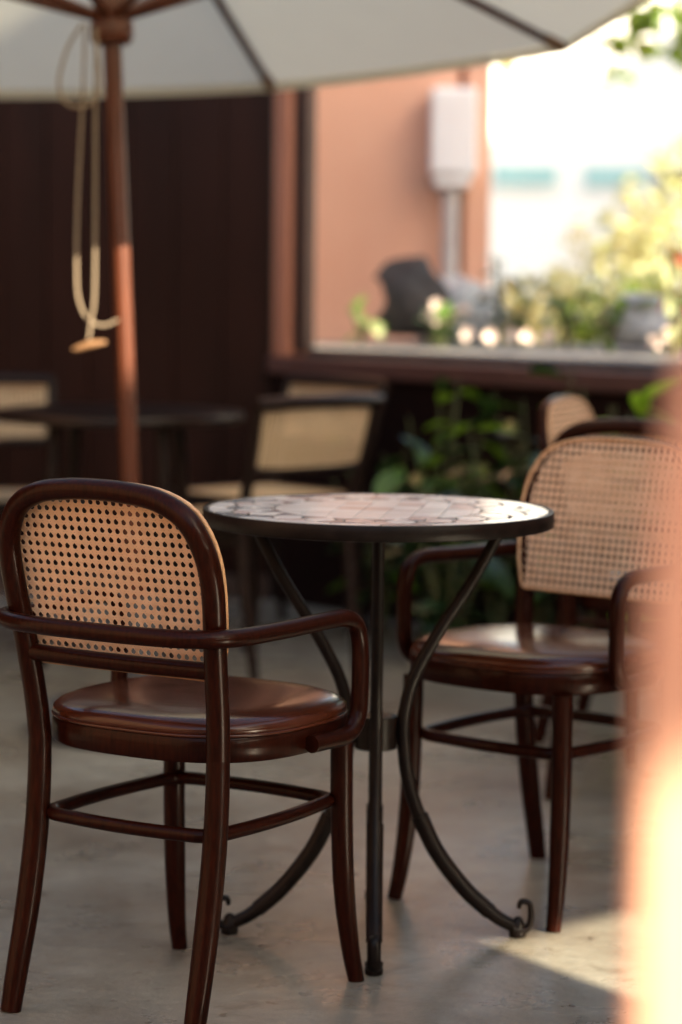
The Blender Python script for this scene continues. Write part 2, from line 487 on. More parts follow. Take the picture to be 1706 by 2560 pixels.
def cane_panel(poly, pitch, mapf, name, mt, parent, phase=(0.0, 0.0)):
    """woven cane: paired uprights, paired crosses and two diagonals, clipped to a convex outline"""
    P = [Vector((p[0], p[1])) for p in poly]
    n = len(P)
    area = sum(P[i].x * P[(i + 1) % n].y - P[(i + 1) % n].x * P[i].y for i in range(n))
    if area < 0:
        P.reverse()
    mb = MB()

    def clip(o, d):
        t0, t1 = -9.0, 9.0
        for i in range(n):
            a, c = P[i], P[(i + 1) % n]
            e = c - a
            nx, ny = -e.y, e.x                     # inward normal
            den = d.x * nx + d.y * ny
            num = (a.x - o.x) * nx + (a.y - o.y) * ny
            if abs(den) < 1e-12:
                if num > 0:
                    return None
                continue
            q = num / den
            if den > 0:
                t0 = max(t0, q)
            else:
                t1 = min(t1, q)
        return (t0, t1) if t1 - t0 > 0.002 else None

    def strand(o, d, wdt, off, wav, ph):
        c = clip(o, d)
        if not c:
            return
        t0, t1 = c
        k = max(2, int((t1 - t0) / (pitch * 0.75)))
        side = Vector((-d.y, d.x)) * wdt * 0.5
        V, F = [], []
        th = 0.0007
        for i in range(k + 1):
            q = t0 + (t1 - t0) * i / k
            p = o + d * q
            z = off + wav * math.cos(q / pitch * math.pi + ph)
            V += [mapf(p.x - side.x, p.y - side.y, z), mapf(p.x + side.x, p.y + side.y, z),
                  mapf(p.x + side.x, p.y + side.y, z - th), mapf(p.x - side.x, p.y - side.y, z - th)]
        for i in range(k):
            for e in range(4):
                F.append((4 * i + e, 4 * i + (e + 1) % 4, 4 * i + 4 + (e + 1) % 4, 4 * i + 4 + e))
        mb.add(V, F)

    xs = [p.x for p in P]
    ys = [p.y for p in P]
    cx, cy = (min(xs) + max(xs)) / 2 + phase[0] * pitch, (min(ys) + max(ys)) / 2 + phase[1] * pitch
    nx = int((max(xs) - min(xs)) / pitch / 2) + 2
    ny = int((max(ys) - min(ys)) / pitch / 2) + 2
    for k in range(-nx, nx + 1):
        for s in (-0.103, 0.103):
            strand(Vector((cx + (k + 0.5 + s) * pitch, cy)), Vector((0, 1)), 0.182 * pitch, 0.0003, 0.0002, s * 20)
    for k in range(-ny, ny + 1):
        for s in (-0.103, 0.103):
            strand(Vector((cx, cy + (k + 0.5 + s) * pitch)), Vector((1, 0)), 0.182 * pitch, -0.0003, 0.0002, s * 20)
    q = math.sqrt(0.5)
    for k in range(-nx - ny, nx + ny + 1):
        strand(Vector((cx + (k + 0.5) * pitch, cy)), Vector((q, q)), 0.135 * pitch, 0.0008, 0.0004, k)
        strand(Vector((cx + (k + 0.5) * pitch, cy)), Vector((-q, q)), 0.135 * pitch, -0.0008, 0.0004, k + 1.6)
    o = mb.build(name, mt, parent, False)
    rim = [mapf(p.x, p.y, 0.0) for p in P]
    bd = MB().add(*tube_vf([Vector(v) for v in rim], 0.0038, 6, True)).build('cane_binding', M['cane_binding'], o)
    return o


def squircle(a, b_, cy, z, n=64, p=2.7):
    out = []
    for k in range(n):
        an = 2 * math.pi * k / n
        c, s = math.cos(an), math.sin(an)
        rr_ = (abs(c / a) ** p + abs(s / b_) ** p) ** (-1 / p)
        out.append((c * rr_, cy + s * rr_, z))
    return out


def make_armchair(label):
    t = thing('armchair', label, 'chair', group='bentwood cane back armchairs')
    # seat
    A, B_, CY = 0.222, 0.212, 0.042
    MB().loft([squircle(A * k, B_ * k, CY, z) for k, z in ((0.94, 0.4185), (0.985, 0.419), (1, 0.424), (1, 0.452), (0.99, 0.457), (0.95, 0.4575))]).build('seat_frame', M['wood'], t, autosmooth=0.9)
    pad = [(0.955, 0.4578), (0.985, 0.462), (0.998, 0.470), (0.992, 0.480), (0.96, 0.490), (0.90, 0.4975), (0.80, 0.503), (0.65, 0.5065), (0.45, 0.509), (0.2, 0.510), (0.03, 0.510)]
    pad = [(k, 0.4578 + (z - 0.4578) * 0.70) for k, z in pad]
    s = MB().loft([squircle(A * k, B_ * k, CY, z, p=2.7 - 0.7 * (1 - k)) for k, z in pad]).build('seat', M['leather'], t, autosmooth=1.2)
    pp = squircle(A * 0.99, B_ * 0.99, CY, 0.4605)
    MB().add(*tube_vf([Vector(v) for v in pp], 0.0032, 6, True)).build('piping', M['leather'], s)
    # back arch, cane, lower rail
    MB().tube(arch_full, [0.0185, 0.018, 0.0178, 0.017, 0.0165, 0.017, 0.0178, 0.018, 0.0185], 16, 7).build('back_frame', M['wood'], t)
    poly = [(px + 0.011, pz + 0.010) for px, py, pz in spline(ARCH, 3) if pz > 0.575]
    poly = [(0.168, 0.5505), (0.176, 0.554), (0.180, 0.562)] + poly
    poly = poly + [(-px, pz) for px, pz in reversed(poly)]

    def mapf(x_, z_, o_):
        return Vector((x_, back_y(z_) + 0.0185 - 0.18 * (x_ * x_) * 0.3 + o_, z_))
    # convexity: keep only hull vertices
    pts = sorted(set((round(a_, 5), round(c_, 5)) for a_, c_ in poly))

    def half(ps):
        h = []
        for p_ in ps:
            while len(h) > 1 and (h[-1][0] - h[-2][0]) * (p_[1] - h[-2][1]) - (h[-1][1] - h[-2][1]) * (p_[0] - h[-2][0]) <= 0:
                h.pop()
            h.append(p_)
        return h
    hull = half(pts)[:-1] + half(pts[::-1])[:-1]
    cane_panel(hull, 0.0145, mapf, 'cane_back', M['cane'], t)
    MB().tube([(-0.183, -0.172, 0.567), (-0.09, -0.180, 0.567), (0, -0.183, 0.567), (0.09, -0.180, 0.567), (0.183, -0.172, 0.567)], 0.0135, 12, 5, flat=0.9).build('lower_rail', M['wood'], t)
    # legs
    for sx in (-1, 1):
        MB().tube([(sx * 0.176, -0.222, 0.0), (sx * 0.175, -0.208, 0.06), (sx * 0.173, -0.184, 0.16), (sx * 0.172, -0.164, 0.27), (sx * 0.172, -0.155, 0.36), (sx * 0.172, -0.153, 0.431)],
                  [0.0165, 0.018, 0.0195, 0.0195, 0.019, 0.0185], 16, 5).build('leg', M['wood'], t)
        MB().tube([(sx * 0.180, 0.236, 0.0), (sx * 0.176, 0.222, 0.06), (sx * 0.171, 0.209, 0.16), (sx * 0.169, 0.203, 0.28), (sx * 0.168, 0.202, 0.42)],
                  [0.0135, 0.0155, 0.018, 0.0185, 0.019], 16, 5).build('leg', M['wood'], t)
    # arm hoop that runs round the back
    half_arm = [(0.0, -0.247, 0.622), (0.10, -0.243, 0.622), (0.165, -0.229, 0.622), (0.205, -0.200, 0.622), (0.222, -0.15, 0.622), (0.229, -0.05, 0.6225), (0.236, 0.05, 0.625), (0.2385, 0.098, 0.6235),
                (0.239, 0.126, 0.611), (0.239, 0.139, 0.585), (0.2395, 0.142, 0.55), (0.2395, 0.1415, 0.50), (0.239, 0.138, 0.466), (0.2385, 0.122, 0.443), (0.2375, 0.095, 0.435), (0.2345, 0.05, 0.435), (0.2325, 0.012, 0.435)]
    arm = [(-px, py, pz) for px, py, pz in reversed(half_arm[1:])] + half_arm
    MB().tube(arm, 0.0142, 14, 5).build('armrest', M['wood'], t)
    # stretcher ring
    ring = []
    for (px, py) in ((-0.167, -0.163), (0.167, -0.163), (0.165, 0.203), (-0.165, 0.203)):
        ring.append((px, py))
    rp = []
    for i in range(4):
        p0, p1, p2 = Vector(ring[i - 1]), Vector(ring[i]), Vector(ring[(i + 1) % 4])
        a_ = p1 + (p0 - p1).normalized() * 0.075
        c_ = p1 + (p2 - p1).normalized() * 0.075
        mid = (a_ + c_) * 0.20 + p1 * 0.6
        for q in (a_, mid, c_):
            rp.append((q.x, q.y, 0.309))
        g = (p1 + p2) / 2
        out = (g - Vector((0, 0.018))).normalized() * 0.006
        rp.append((g.x + out.x, g.y + out.y, 0.309))
    MB().tube(rp, 0.0112, 12, 5, True).build('stretcher', M['wood'], t)
    return t


ch = make_armchair('large cane back armchair in sharp focus, seen from behind at the left front')
ch.location = (-0.245, 4.084, 0)
ch.rotation_euler = (0, 0, R(-32.4))
dup(ch, (0.396, 4.811, 0), R(140.5), 'cane back armchair facing the camera beyond the tiled table, glossy brown seat')
dup(ch, (0.735, 5.76, 0), R(-30), 'armchair turned away just behind the facing armchair, only its arched back above it')
dup(ch, (0.765, 6.42, 0), R(-112), 'farthest armchair by the plants, pale rounded cane back turned sideways')


# ------------------------------------------------------------------ square-backed cane side chairs at the rear table
def make_side_chair(label):
    t = thing('side_chair', label, 'chair', group='square backed cane chairs round the rear table')
    wb = M['wood_black']

    def by(z):
        return -0.20 - 0.26 * max(0, z - 0.45)
    for sx in (-1, 1):
        MB().tube([(sx * 0.20, -0.25, 0), (sx * 0.205, -0.215, 0.25), (sx * 0.205, -0.20, 0.45), (sx * 0.215, by(0.62), 0.62), (sx * 0.225, by(0.80), 0.80)], [0.014, 0.018, 0.019, 0.016, 0.014], 10, 4).build('leg', wb, t)
        MB().tube([(sx * 0.20, 0.23, 0), (sx * 0.20, 0.215, 0.25), (sx * 0.20, 0.205, 0.43)], [0.013, 0.017, 0.019], 10, 4).build('leg', wb, t)
        MB().box(sx * 0.20 - 0.012, sx * 0.20 + 0.012, -0.19, 0.20, 0.385, 0.43).build('seat_rail', wb, t, False, 0.004)
    MB().tube([(-0.236, by(0.79) - 0.004, 0.788), (-0.12, by(0.79) - 0.022, 0.793), (0, by(0.79) - 0.028, 0.794), (0.12, by(0.79) - 0.022, 0.793), (0.236, by(0.79) - 0.004, 0.788)], 0.020, 12, 4).build('top_rail', wb, t)
    MB().tube([(-0.21, by(0.60), 0.60), (0, by(0.60) - 0.012, 0.60), (0.21, by(0.60), 0.60)], 0.013, 10, 5).build('lower_rail', wb, t)
    cane_panel([(-0.200, 0.606), (0.200, 0.606), (0.212, 0.775), (-0.212, 0.775)], 0.0150, lambda x_, z_, o_: Vector((x_, by(z_) - 0.02 * (1 - (x_ / 0.21) ** 2) + o_, z_)), 'cane_back', M['cane_pale'], t)
    sf = MB().tube([(-0.205, -0.19, 0.44), (0.205, -0.19, 0.44), (0.225, 0.20, 0.44), (0.0, 0.235, 0.44), (-0.225, 0.20, 0.44)], 0.017, 10, 5, True).build('seat_frame', wb, t)
    cane_panel([(-0.195, -0.18), (0.195, -0.18), (0.215, 0.19), (0, 0.222), (-0.215, 0.19)], 0.0150, lambda x_, y_, o_: Vector((x_, y_, 0.452 + o_)), 'cane_seat', M['cane_pale'], t)
    return t


sc = make_side_chair('square backed cane chair with a dark top rail, seen from behind past the tiled table')
sc.location = (-0.265, 7.47, 0)
sc.rotation_euler = (0, 0, R(44))
dup(sc, (-0.235, 8.18, 0), R(133), 'cane chair mostly hidden behind the nearer square backed chair')
dup(sc, (-1.06, 7.98, 0), R(198), 'pale cane chair at the left edge, half hidden by the dark round table')


# ------------------------------------------------------------------ tables
def table_legs(t, mt, ztop, seg=12):
    prof = [(0.218, ztop), (0.165, 0.632), (0.110, 0.545), (0.066, 0.462), (0.050, 0.40), (0.048, 0.36), (0.056, 0.285), (0.078, 0.215), (0.110, 0.150), (0.160, 0.085), (0.213, 0.038), (0.252, 0.017)]
    for k in range(4):
        a = R(90 * k - 90.5)
        d = Vector((math.cos(a), math.sin(a), 0))
        s = Vector((-math.sin(a), math.cos(a), 0))
        g = MB()
        pts = [d * r_ + Vector((0, 0, z)) for r_, z in prof]
        g.tube(pts, [0.0105, 0.0105, 0.011, 0.011, 0.0115, 0.012, 0.012, 0.012, 0.0125, 0.0125, 0.0115], seg, 5)
        o = g.build('leg', mt, t)
        g = MB()
        g.tube([d * r_ + Vector((0, 0, z)) for r_, z in ((0.246, 0.016), (0.262, 0.013), (0.273, 0.019), (0.277, 0.033), (0.2765, 0.050), (0.273, 0.061), (0.262, 0.064), (0.257, 0.060), (0.256, 0.052))],
               [0.0085, 0.0075, 0.0065, 0.006, 0.0055, 0.005, 0.005, 0.0048, 0.004], 10, 4, flat=1.9)
        g.build('scroll', mt, o)
        g = MB()
        g.lathe([(0.012, 0.0), (0.0155, 0.002), (0.0155, 0.010), (0.013, 0.014), (0.012, 0.024), (0.007, 0.034), (0.002, 0.037)], 12, (d.x * 0.254, d.y * 0.254))
        g.build('foot', mt, o)
        # sleeve on the lower part of the leg
        sl_ = [d * r_ + Vector((0, 0, z)) for r_, z in ((0.078, 0.215), (0.110, 0.150), (0.160, 0.085), (0.205, 0.044))]
        MB().tube(sl_, [0.0155, 0.0148, 0.0145, 0.0142], seg, 4).build('sleeve', mt, o)


tb = thing('tiled_table', 'round bistro table with cream mosaic tile top and curved dark iron legs', 'table', (0.065, 4.478, 0))
g = MB().lathe([(0.300, 0.7285), (0.3035, 0.7295), (0.3045, 0.731), (0.3045, 0.7535), (0.3035, 0.7555), (0.300, 0.7560), (0.2972, 0.7553), (0.2965, 0.7532)], 96)
top = g.build('tabletop', M['iron'], tb, autosmooth=0.7)
MB().lathe([(0.2962, 0.750), (0.2962, 0.7535)], 64).build('grout_bed', M['grout'], top, smooth=False)


def tile(poly, mt):
    """one tile, edges eased"""
    n = len(poly)
    c = Vector((sum(p[0] for p in poly) / n, sum(p[1] for p in poly) / n))
    zt = 0.7551 + random.uniform(-0.0003, 0.0003)
    tx, ty = random.uniform(-0.004, 0.004), random.uniform(-0.004, 0.004)
    V = [(p[0], p[1], 0.7533) for p in poly] + [(p[0], p[1], zt - 0.0003) for p in poly]
    for p in poly:
        d = c - Vector(p)
        q = Vector(p) + d.normalized() * 0.0004
        V.append((q.x, q.y, zt + tx * (q.x - c.x) + ty * (q.y - c.y)))
    F = [(i, (i + 1) % n, n + (i + 1) % n, n + i) for i in range(n)] + [(n + i, n + (i + 1) % n, 2 * n + (i + 1) % n, 2 * n + i) for i in range(n)] + [tuple(range(2 * n, 3 * n))]
    return link('tile', V, F, mt, top, False)


def clip_poly(poly, inside, inter):
    out = []
    for i in range(len(poly)):
        a_, c_ = poly[i], poly[(i + 1) % len(poly)]
        if inside(a_):
            out.append(a_)
            if not inside(c_):
                out.append(inter(a_, c_))
        elif inside(c_):
            out.append(inter(a_, c_))
    return out


RC = 0.176
pt_, gp = 0.047, 0.0014
ang = R(-8)
ca, sa = math.cos(ang), math.sin(ang)
for ix in range(-4, 5):
    for iy in range(-4, 5):
        poly = [(ix * pt_ + sx * (pt_ - gp) / 2, iy * pt_ + sy * (pt_ - gp) / 2) for sx, sy in ((-1, -1), (1, -1), (1, 1), (-1, 1))]
        for k in range(16):
            a = 2 * math.pi * k / 16
            nx_, ny_ = math.cos(a), math.sin(a)
            ins = lambda p: p[0] * nx_ + p[1] * ny_ <= RC

            def inter(p, q):
                dp, dq = p[0] * nx_ + p[1] * ny_ - RC, q[0] * nx_ + q[1] * ny_ - RC
                k_ = dp / (dp - dq)
                return (p[0] + (q[0] - p[0]) * k_, p[1] + (q[1] - p[1]) * k_)
            if poly:
                poly = clip_poly(poly, ins, inter)
        if len(poly) < 3:
            continue
        ar = 0.5 * abs(sum(poly[i][0] * poly[(i + 1) % len(poly)][1] - poly[(i + 1) % len(poly)][0] * poly[i][1] for i in range(len(poly))))
        if ar < 8e-5:
            continue
        tile([(x_ * ca - y_ * sa, x_ * sa + y_ * ca) for x_, y_ in poly], M['tile_cream'] if random.random() < 0.85 else M['tile_pink'])
# patterned border: leaf-shaped cream pieces between grey ones, wavy joints
NB = 20
for k in range(NB):
    a0 = 2 * math.pi * k / NB
    da = 2 * math.pi / NB

    def pol(a_, r_):
        return (math.cos(a0 + a_ * da) * r_, math.sin(a0 + a_ * da) * r_)
    petal = [pol(0.50, 0.184), pol(0.70, 0.196), pol(0.86, 0.214), pol(0.80, 0.232), pol(0.50, 0.247), pol(0.20, 0.232), pol(0.14, 0.214), pol(0.30, 0.196)]
    tile(petal, random.choice([M['tile_cream'], M['tile_cream'], M['tile_pink']]))
    tile([pol(0.56, 0.1805), pol(0.98, 0.1805), pol(1.02, 0.1805), pol(1.44, 0.1805), pol(1.26, 0.194), pol(1.10, 0.209), pol(1.0, 0.213), pol(0.90, 0.209), pol(0.74, 0.194)], M['tile_grey'])
    tile([pol(0.92, 0.219), pol(1.0, 0.221), pol(1.08, 0.219), pol(1.16, 0.236), pol(1.36, 0.248), pol(1.20, 0.257), pol(1.0, 0.262), pol(0.80, 0.257), pol(0.64, 0.248), pol(0.84, 0.236)], M['tile_grey'] if k % 2 else M['tile_pink'])
    tile([pol(0.02, 0.2665), pol(0.22, 0.262), pol(0.5, 0.253), pol(0.78, 0.262), pol(0.98, 0.2665), pol(0.98, 0.294), pol(0.5, 0.295), pol(0.02, 0.294)], random.choice([M['tile_cream'], M['tile_cream'], M['tile_grey']]))
table_legs(tb, M['iron'], 0.731, 14)
MB().lathe([(0.034, 0.334), (0.037, 0.335), (0.037, 0.392), (0.034, 0.393)], 28).build('ring_band', M['iron'], tb, autosmooth=0.7)

rt = thing('dark_table', 'dark round table in the shade beyond the parasol pole', 'table', (-0.66, 7.62, 0))
MB().lathe([(0.36, 0.712), (0.372, 0.716), (0.374, 0.726), (0.370, 0.738), (0.35, 0.741)], 64).build('tabletop', M['wood_black'], rt, autosmooth=0.7)
MB().lathe([(0.2, 0.700), (0.2, 0.7115)], 24).build('mounting_plate', M['iron'], rt, autosmooth=0.7)
for k in range(4):
    a = R(90 * k + 40)
    MB().tube([(0.22 * math.cos(a), 0.22 * math.sin(a), 0.705), (0.25 * math.cos(a), 0.25 * math.sin(a), 0.3), (0.27 * math.cos(a), 0.27 * math.sin(a), 0.0)], [0.022, 0.02, 0.016], 12, 4).build('leg', M['wood_black'], rt)


# ------------------------------------------------------------------ parasols
def make_parasol(label):
    t = thing('parasol', label, 'parasol', group='off white parasols')
    N_, RR, Z0, ZA, PH, SX, SY = 8, 1.344, 1.757, 2.306, 0.537, 0.048, -0.056

    def tl(p):                                            # the pole leans a little to the left
        return Vector((p[0] - SX * p[2], p[1] - SY * p[2], p[2] + SX * p[0] + SY * p[1]))
    OX = -0.032                                           # the mast stands slightly off the rim's centre
    MB().tube([tl((OX, 0, 0.30)), tl((OX, 0, 1.1)), tl((OX, 0, 1.72))], 0.0232, 20, 2).build('pole', M['pole_wood'], t)
    MB().tube([tl((OX, 0, 1.719)), tl((OX, 0, 2.32))], 0.0205, 16, 2).build('upper_pole', M['pole_wood'], t)
    MB().lathe([(0.26, 0.0), (0.27, 0.01), (0.27, 0.055), (0.255, 0.07), (0.06, 0.085), (0.045, 0.09), (0.042, 0.34)], 40, (OX, 0)).build('base', M['stone_base'], t, autosmooth=0.6)

    def hubv(z0, z1, r_):
        g_ = MB()
        prof = [(r_ * 0.85, z0), (r_, z0 + 0.012), (r_, z1 - 0.012), (r_ * 0.85, z1)]
        g_.lathe(prof, 24, (OX, 0))
        g_.V = [tl(v) for v in g_.V]
        return g_
    hubv(1.715, 1.775, 0.054).build('hub', M['pole_wood'], t, autosmooth=0.7)
    hubv(1.7755, 1.835, 0.043).build('hub_collar', M['pole_wood'], t, autosmooth=0.7)
    hubv(2.235, 2.285, 0.05).build('crown_hub', M['pole_wood'], t, autosmooth=0.7)
    rim = []
    for k in range(N_):
        a = PH + 2 * math.pi * k / N_
        rim.append(Vector((RR * math.cos(a), RR * math.sin(a), Z0)))
    apex = Vector((OX, 0, ZA))
    for k in range(N_):
        p, q = rim[k], rim[(k + 1) % N_]
        # cloth panel: triangle grid, slight sag between the ribs
        n = 12
        V, F, idx = [], [], {}
        for i in range(n + 1):
            for j in range(i + 1):
                fr_ = i / n
                s_ = j / i if i else 0.0
                pos = apex.lerp(p.lerp(q, s_), fr_)
                sag = 4 * s_ * (1 - s_) * fr_ * fr_
                pos = pos + Vector((0, 0, -0.012 * sag)) - Vector((pos.x, pos.y, 0)) * 0.018 * sag
                pos.z += 0.012
                idx[i, j] = len(V)
                V.append(tl(pos))
        for i in range(n):
            for j in range(i + 1):
                F.append((idx[i, j], idx[i + 1, j], idx[i + 1, j + 1]))
                if j < i:
                    F.append((idx[i, j], idx[i + 1, j + 1], idx[i, j + 1]))
        pn = link('canopy_panel', V, F, M['canvas'], t)
        # hem along the rim
        hp = [V[idx[n, j]] + Vector((0, 0, -0.004)) for j in range(n + 1)]
        hv, hf = [], []
        for h in hp:
            hv += [h + Vector((0, 0, 0.003)), h + Vector((0, 0, -0.022)), h + Vector((0, 0, -0.022)) - Vector((h.x, h.y, 0)) * 0.003, h + Vector((0, 0, 0.003)) - Vector((h.x, h.y, 0)) * 0.003]
        for j in range(n):
            for e in range(4):
                hf.append((4 * j + e, 4 * j + (e + 1) % 4, 4 * j + 4 + (e + 1) % 4, 4 * j + 4 + e))
        link('hem', hv, hf, M['canvas'], pn, False)
        d = (p - apex)
        rb = MB().tube([tl(apex + d * 0.03 + Vector((0, 0, -0.022))), tl(apex + d * 0.5 + Vector((0, 0, -0.014))), tl(apex + d * 0.985 + Vector((0, 0, -0.006)))], 0.0125, 8, 3).build('rib', M['pole_wood'], t)
        e = apex + d * 0.985
        MB().tube([tl(e + d.normalized() * -0.05 + Vector((0, 0, -0.006))), tl(e + d.normalized() * 0.012 + Vector((0, 0, -0.004)))], 0.016, 8, 1).build('rib_tip', M['toggle'], rb)
        hubp = Vector((OX + math.cos(math.atan2(p.y, p.x)) * 0.04, math.sin(math.atan2(p.y, p.x)) * 0.04, 1.785))
        MB().tube([tl(hubp), tl(apex + d * 0.52 + Vector((0, 0, -0.028)))], 0.0125, 8, 1).build('strut', M['pole_wood'], t)
    fin = hubv(2.30, 2.36, 0.03)
    fin.build('finial', M['pole_wood'], t, autosmooth=0.7)
    return t, tl


par, tl = make_parasol('off white parasol spread above the tables on a leaning wooden pole')
PB = Vector((-0.466, 6.42, 0))
par.location = PB


def pxy(px, py, Y):
    """a point of the cord, as metres relative to the parasol base"""
    d = f + r1 * ((px - 853) / 6480) - u1 * ((py - 1280) / 6480)
    p = Vector((0, 0, 1.18)) + d * (Y / d.y)
    return p - PB


Yc = 6.42
cd = MB()
cd.tube([pxy(*q, Yc) for q in ((214, 60), (208, 230), (198, 420), (193, 560), (192, 700), (200, 760), (222, 800), (258, 814), (296, 800))], 0.0037, 8, 5)
cd.tube([pxy(*q, Yc - 0.01) for q in ((240, 70), (239, 300), (238, 560), (236, 740), (228, 800), (222, 848))], 0.0036, 8, 5)
cd.tube([pxy(*q, Yc - 0.02) for q in ((205, 60), (170, 120), (148, 200), (158, 250), (193, 268), (232, 255), (250, 215), (246, 150), (238, 70))], 0.004, 8, 5)
cdo = cd.build('cord', M['cord'], par)
MB().tube([pxy(182, 874, Yc), pxy(200, 869, Yc), pxy(222, 862, Yc), pxy(246, 858, Yc), pxy(266, 855, Yc)], [0.004, 0.008, 0.0095, 0.008, 0.004], 10, 3).build('toggle', M['toggle'], cdo)
# parasols added outside the picture, placed so their shadows cover the terrace
def par_copy(sh, zrim_scale, rot, label):
    """sh: where the rim-centre shadow falls on the floor"""
    z = 1.757 * zrim_scale
    k = z / math.tan(SUN_EL)
    loc = Vector((sh[0], sh[1], 0)) + SUN_H * k
    c = dup(par, (loc.x, loc.y, 0), rot, label, scale=zrim_scale)
    return c


par_copy((-0.61, 3.45), 1.0, R(35 - 22.5) - 0.51, 'off white parasol added outside the frame to shade the front tables')
par_copy((-0.72, 5.64), 1.2, R(-42.6 - 22.5) - 0.51, 'taller off white parasol added outside the frame to shade the middle tables')

# ------------------------------------------------------------------ orange pillar close to the lens
pl = thing('pillar', 'blurred orange plastered pillar very close at the right edge, its lower part in glaring sun', 'pillar', (0.016, 1.25, 0), R(-9))
def shaft(lv):
    return MB().loft([[(xl, -0.06, z), (0.46, -0.06, z), (0.46, 0.14, z), (xl, 0.14, z)] for z, xl in lv])
shaft(((0.0, 0.128), (0.25, 0.128), (0.30, 0.128), (0.40, 0.128))).build('plinth', M['pillar'], pl, False, 0.008)
shaft(((0.4005, 0.131), (0.85, 0.131), (0.95, 0.132), (1.02, 0.134), (1.07, 0.138), (1.11, 0.143), (1.155, 0.151))).build('shaft', M['pillar'], pl, False, 0.006)

# ------------------------------------------------------------------ outside: orange building, box, conduit, bed, rocks
eb = thing('orange_building', 'faded orange rendered house wall seen through the opening', 'building', (0, 11.0, 0))
MB().box(-4.0, 0.475, 0.0, 0.25, -0.12, 4.2).build('wall', M['orange_ext'], eb, False, 0.004)
MB().box(0.4755, 0.508, 0.10, 0.25, -0.12, 4.2).build('recess', M['orange_recess'], eb, False)  # set-back strip coloured deeper than the wall beside it
MB().box(0.5085, 0.615, 0.0, 3.5, -0.12, 4.2).build('corner_pier', M['orange_ext'], eb, False, 0.004)
mx_ = thing('meter_box', 'white meter box with rounded lower end on the orange house wall', 'box', (0.452, 10.88, 1.52))
MB().box(-0.095, 0.095, -0.055, 0.105, 0.02, 0.385).build('case', M['box_white'], mx_, False, 0.015)
MB().box(-0.085, 0.020, -0.062, -0.0555, 0.04, 0.365).build('cover', M['box_white'], mx_, False, 0.003)
MB().box(-0.078, 0.07, -0.045, 0.10, -0.025, 0.0195).build('gland', M['box_white'], mx_, False, 0.012)
cp = MB().tube([(0.0, 0, -0.62), (0, 0, 0.88)], 0.033, 16, 1).build('conduit', M['pipe'], None)
cp.location = (0.442, 10.90, 0.617)
tag(cp, 'grey vertical conduit below the white meter box', 'pipe')

bed = MB()
b0 = W0 + U * -0.3 - NN * 0.09
bp_ = [b0, b0 + U * 5.4, b0 + U * 5.4 - NN * 1.15, b0 - NN * 1.15]
bed.prism([(p.x, p.y) for p in bp_], -0.11, 0.885)
structure(bed.build('planting_bed', M['gravel'], None, False, 0.01))


def rock(name, label, center, size, mt, seed, notch=None, rz=0):
    rnd = random.Random(seed)
    bm = bmesh.new()
    bmesh.ops.create_icosphere(bm, subdivisions=4, radius=1)
    off = Vector((rnd.uniform(0, 50), rnd.uniform(0, 50), rnd.uniform(0, 50)))
    from mathutils import noise as mn
    for v in bm.verts:
        n_ = mn.fractal(v.co * 1.3 + off, 1.0, 2.0, 4)
        v.co *= 1 + 0.22 * n_
        if notch:
            for (cpt, rad) in notch:
                d = v.co - Vector(cpt)
                d.y = 0.0
                if d.length < rad:
                    v.co = Vector((cpt[0], v.co.y, cpt[2])) + d.normalized() * rad
        if v.co.z < -0.55:
            v.co.z = -0.55 + (v.co.z + 0.55) * 0.2
        v.co = Vector((v.co.x * size[0], v.co.y * size[1], v.co.z * size[2]))
    me = bpy.data.meshes.new(name)
    bm.to_mesh(me)
    bm.free()
    me.shade_smooth()
    me.materials.append(mt)
    o = bpy.data.objects.new(name, me)
    C.objects.link(o)
    o.location = center
    o.rotation_euler = (0, 0, rz)
    return tag(o, label, 'rock')


def at(px, py, Y):
    d = f + r1 * ((px - 853) / 6480) - u1 * ((py - 1280) / 6480)
    return Vector((0, 0, 1.18)) + d * (Y / d.y)


rock('rock', 'black boulder with a notch in its left side in the gravel bed', at(1022, 765, 9.35), (0.145, 0.12, 0.165), M['rock_black'], 3, notch=[((-1.05, 0.0, 0.16), 0.50), ((0.9, 0, 1.0), 0.35)])
rock('rock', 'grey sloping boulder beside the notched black boulder', at(1150, 800, 9.55), (0.17, 0.15, 0.155), M['rock_grey'], 11)
rock('rock', 'bluish grey rounded boulder among the plants at the right of the bed', at(1605, 815, 8.8), (0.125, 0.11, 0.115), M['rock_blue'], 21)


# ------------------------------------------------------------------ plants
def leaf_mesh(name, L, W_, mt, fold=0.25, droop=0.35):
    V, F = [], []
    n = 6
    for i in range(n + 1):
        q = i / n
        wd = W_ * 0.5 * (math.sin(math.pi * min(1, q * 0.94 + 0.03)) ** 0.8)
        z = -droop * L * q * q
        y = L * q
        V += [(-wd, y, z + fold * wd), (0, y, z), (wd, y, z + fold * wd)]
    for i in range(n):
        for e in range(2):
            F.append((3 * i + e, 3 * i + e + 1, 3 * i + 3 + e + 1, 3 * i + 3 + e))
    me = bpy.data.meshes.new(name)
    me.from_pydata(V, [], F)
    me.shade_smooth()
    me.materials.append(mt)
    return me


LM = {k: [leaf_mesh('leaf', a, b_, M[k], random.uniform(0.15, 0.4), random.uniform(0.1, 0.5)) for a, b_ in ((0.13, 0.062), (0.10, 0.05), (0.155, 0.07))] for k in ('leaf', 'leaf_dark', 'leaf_pale', 'leaf_red', 'leaf_bright')}


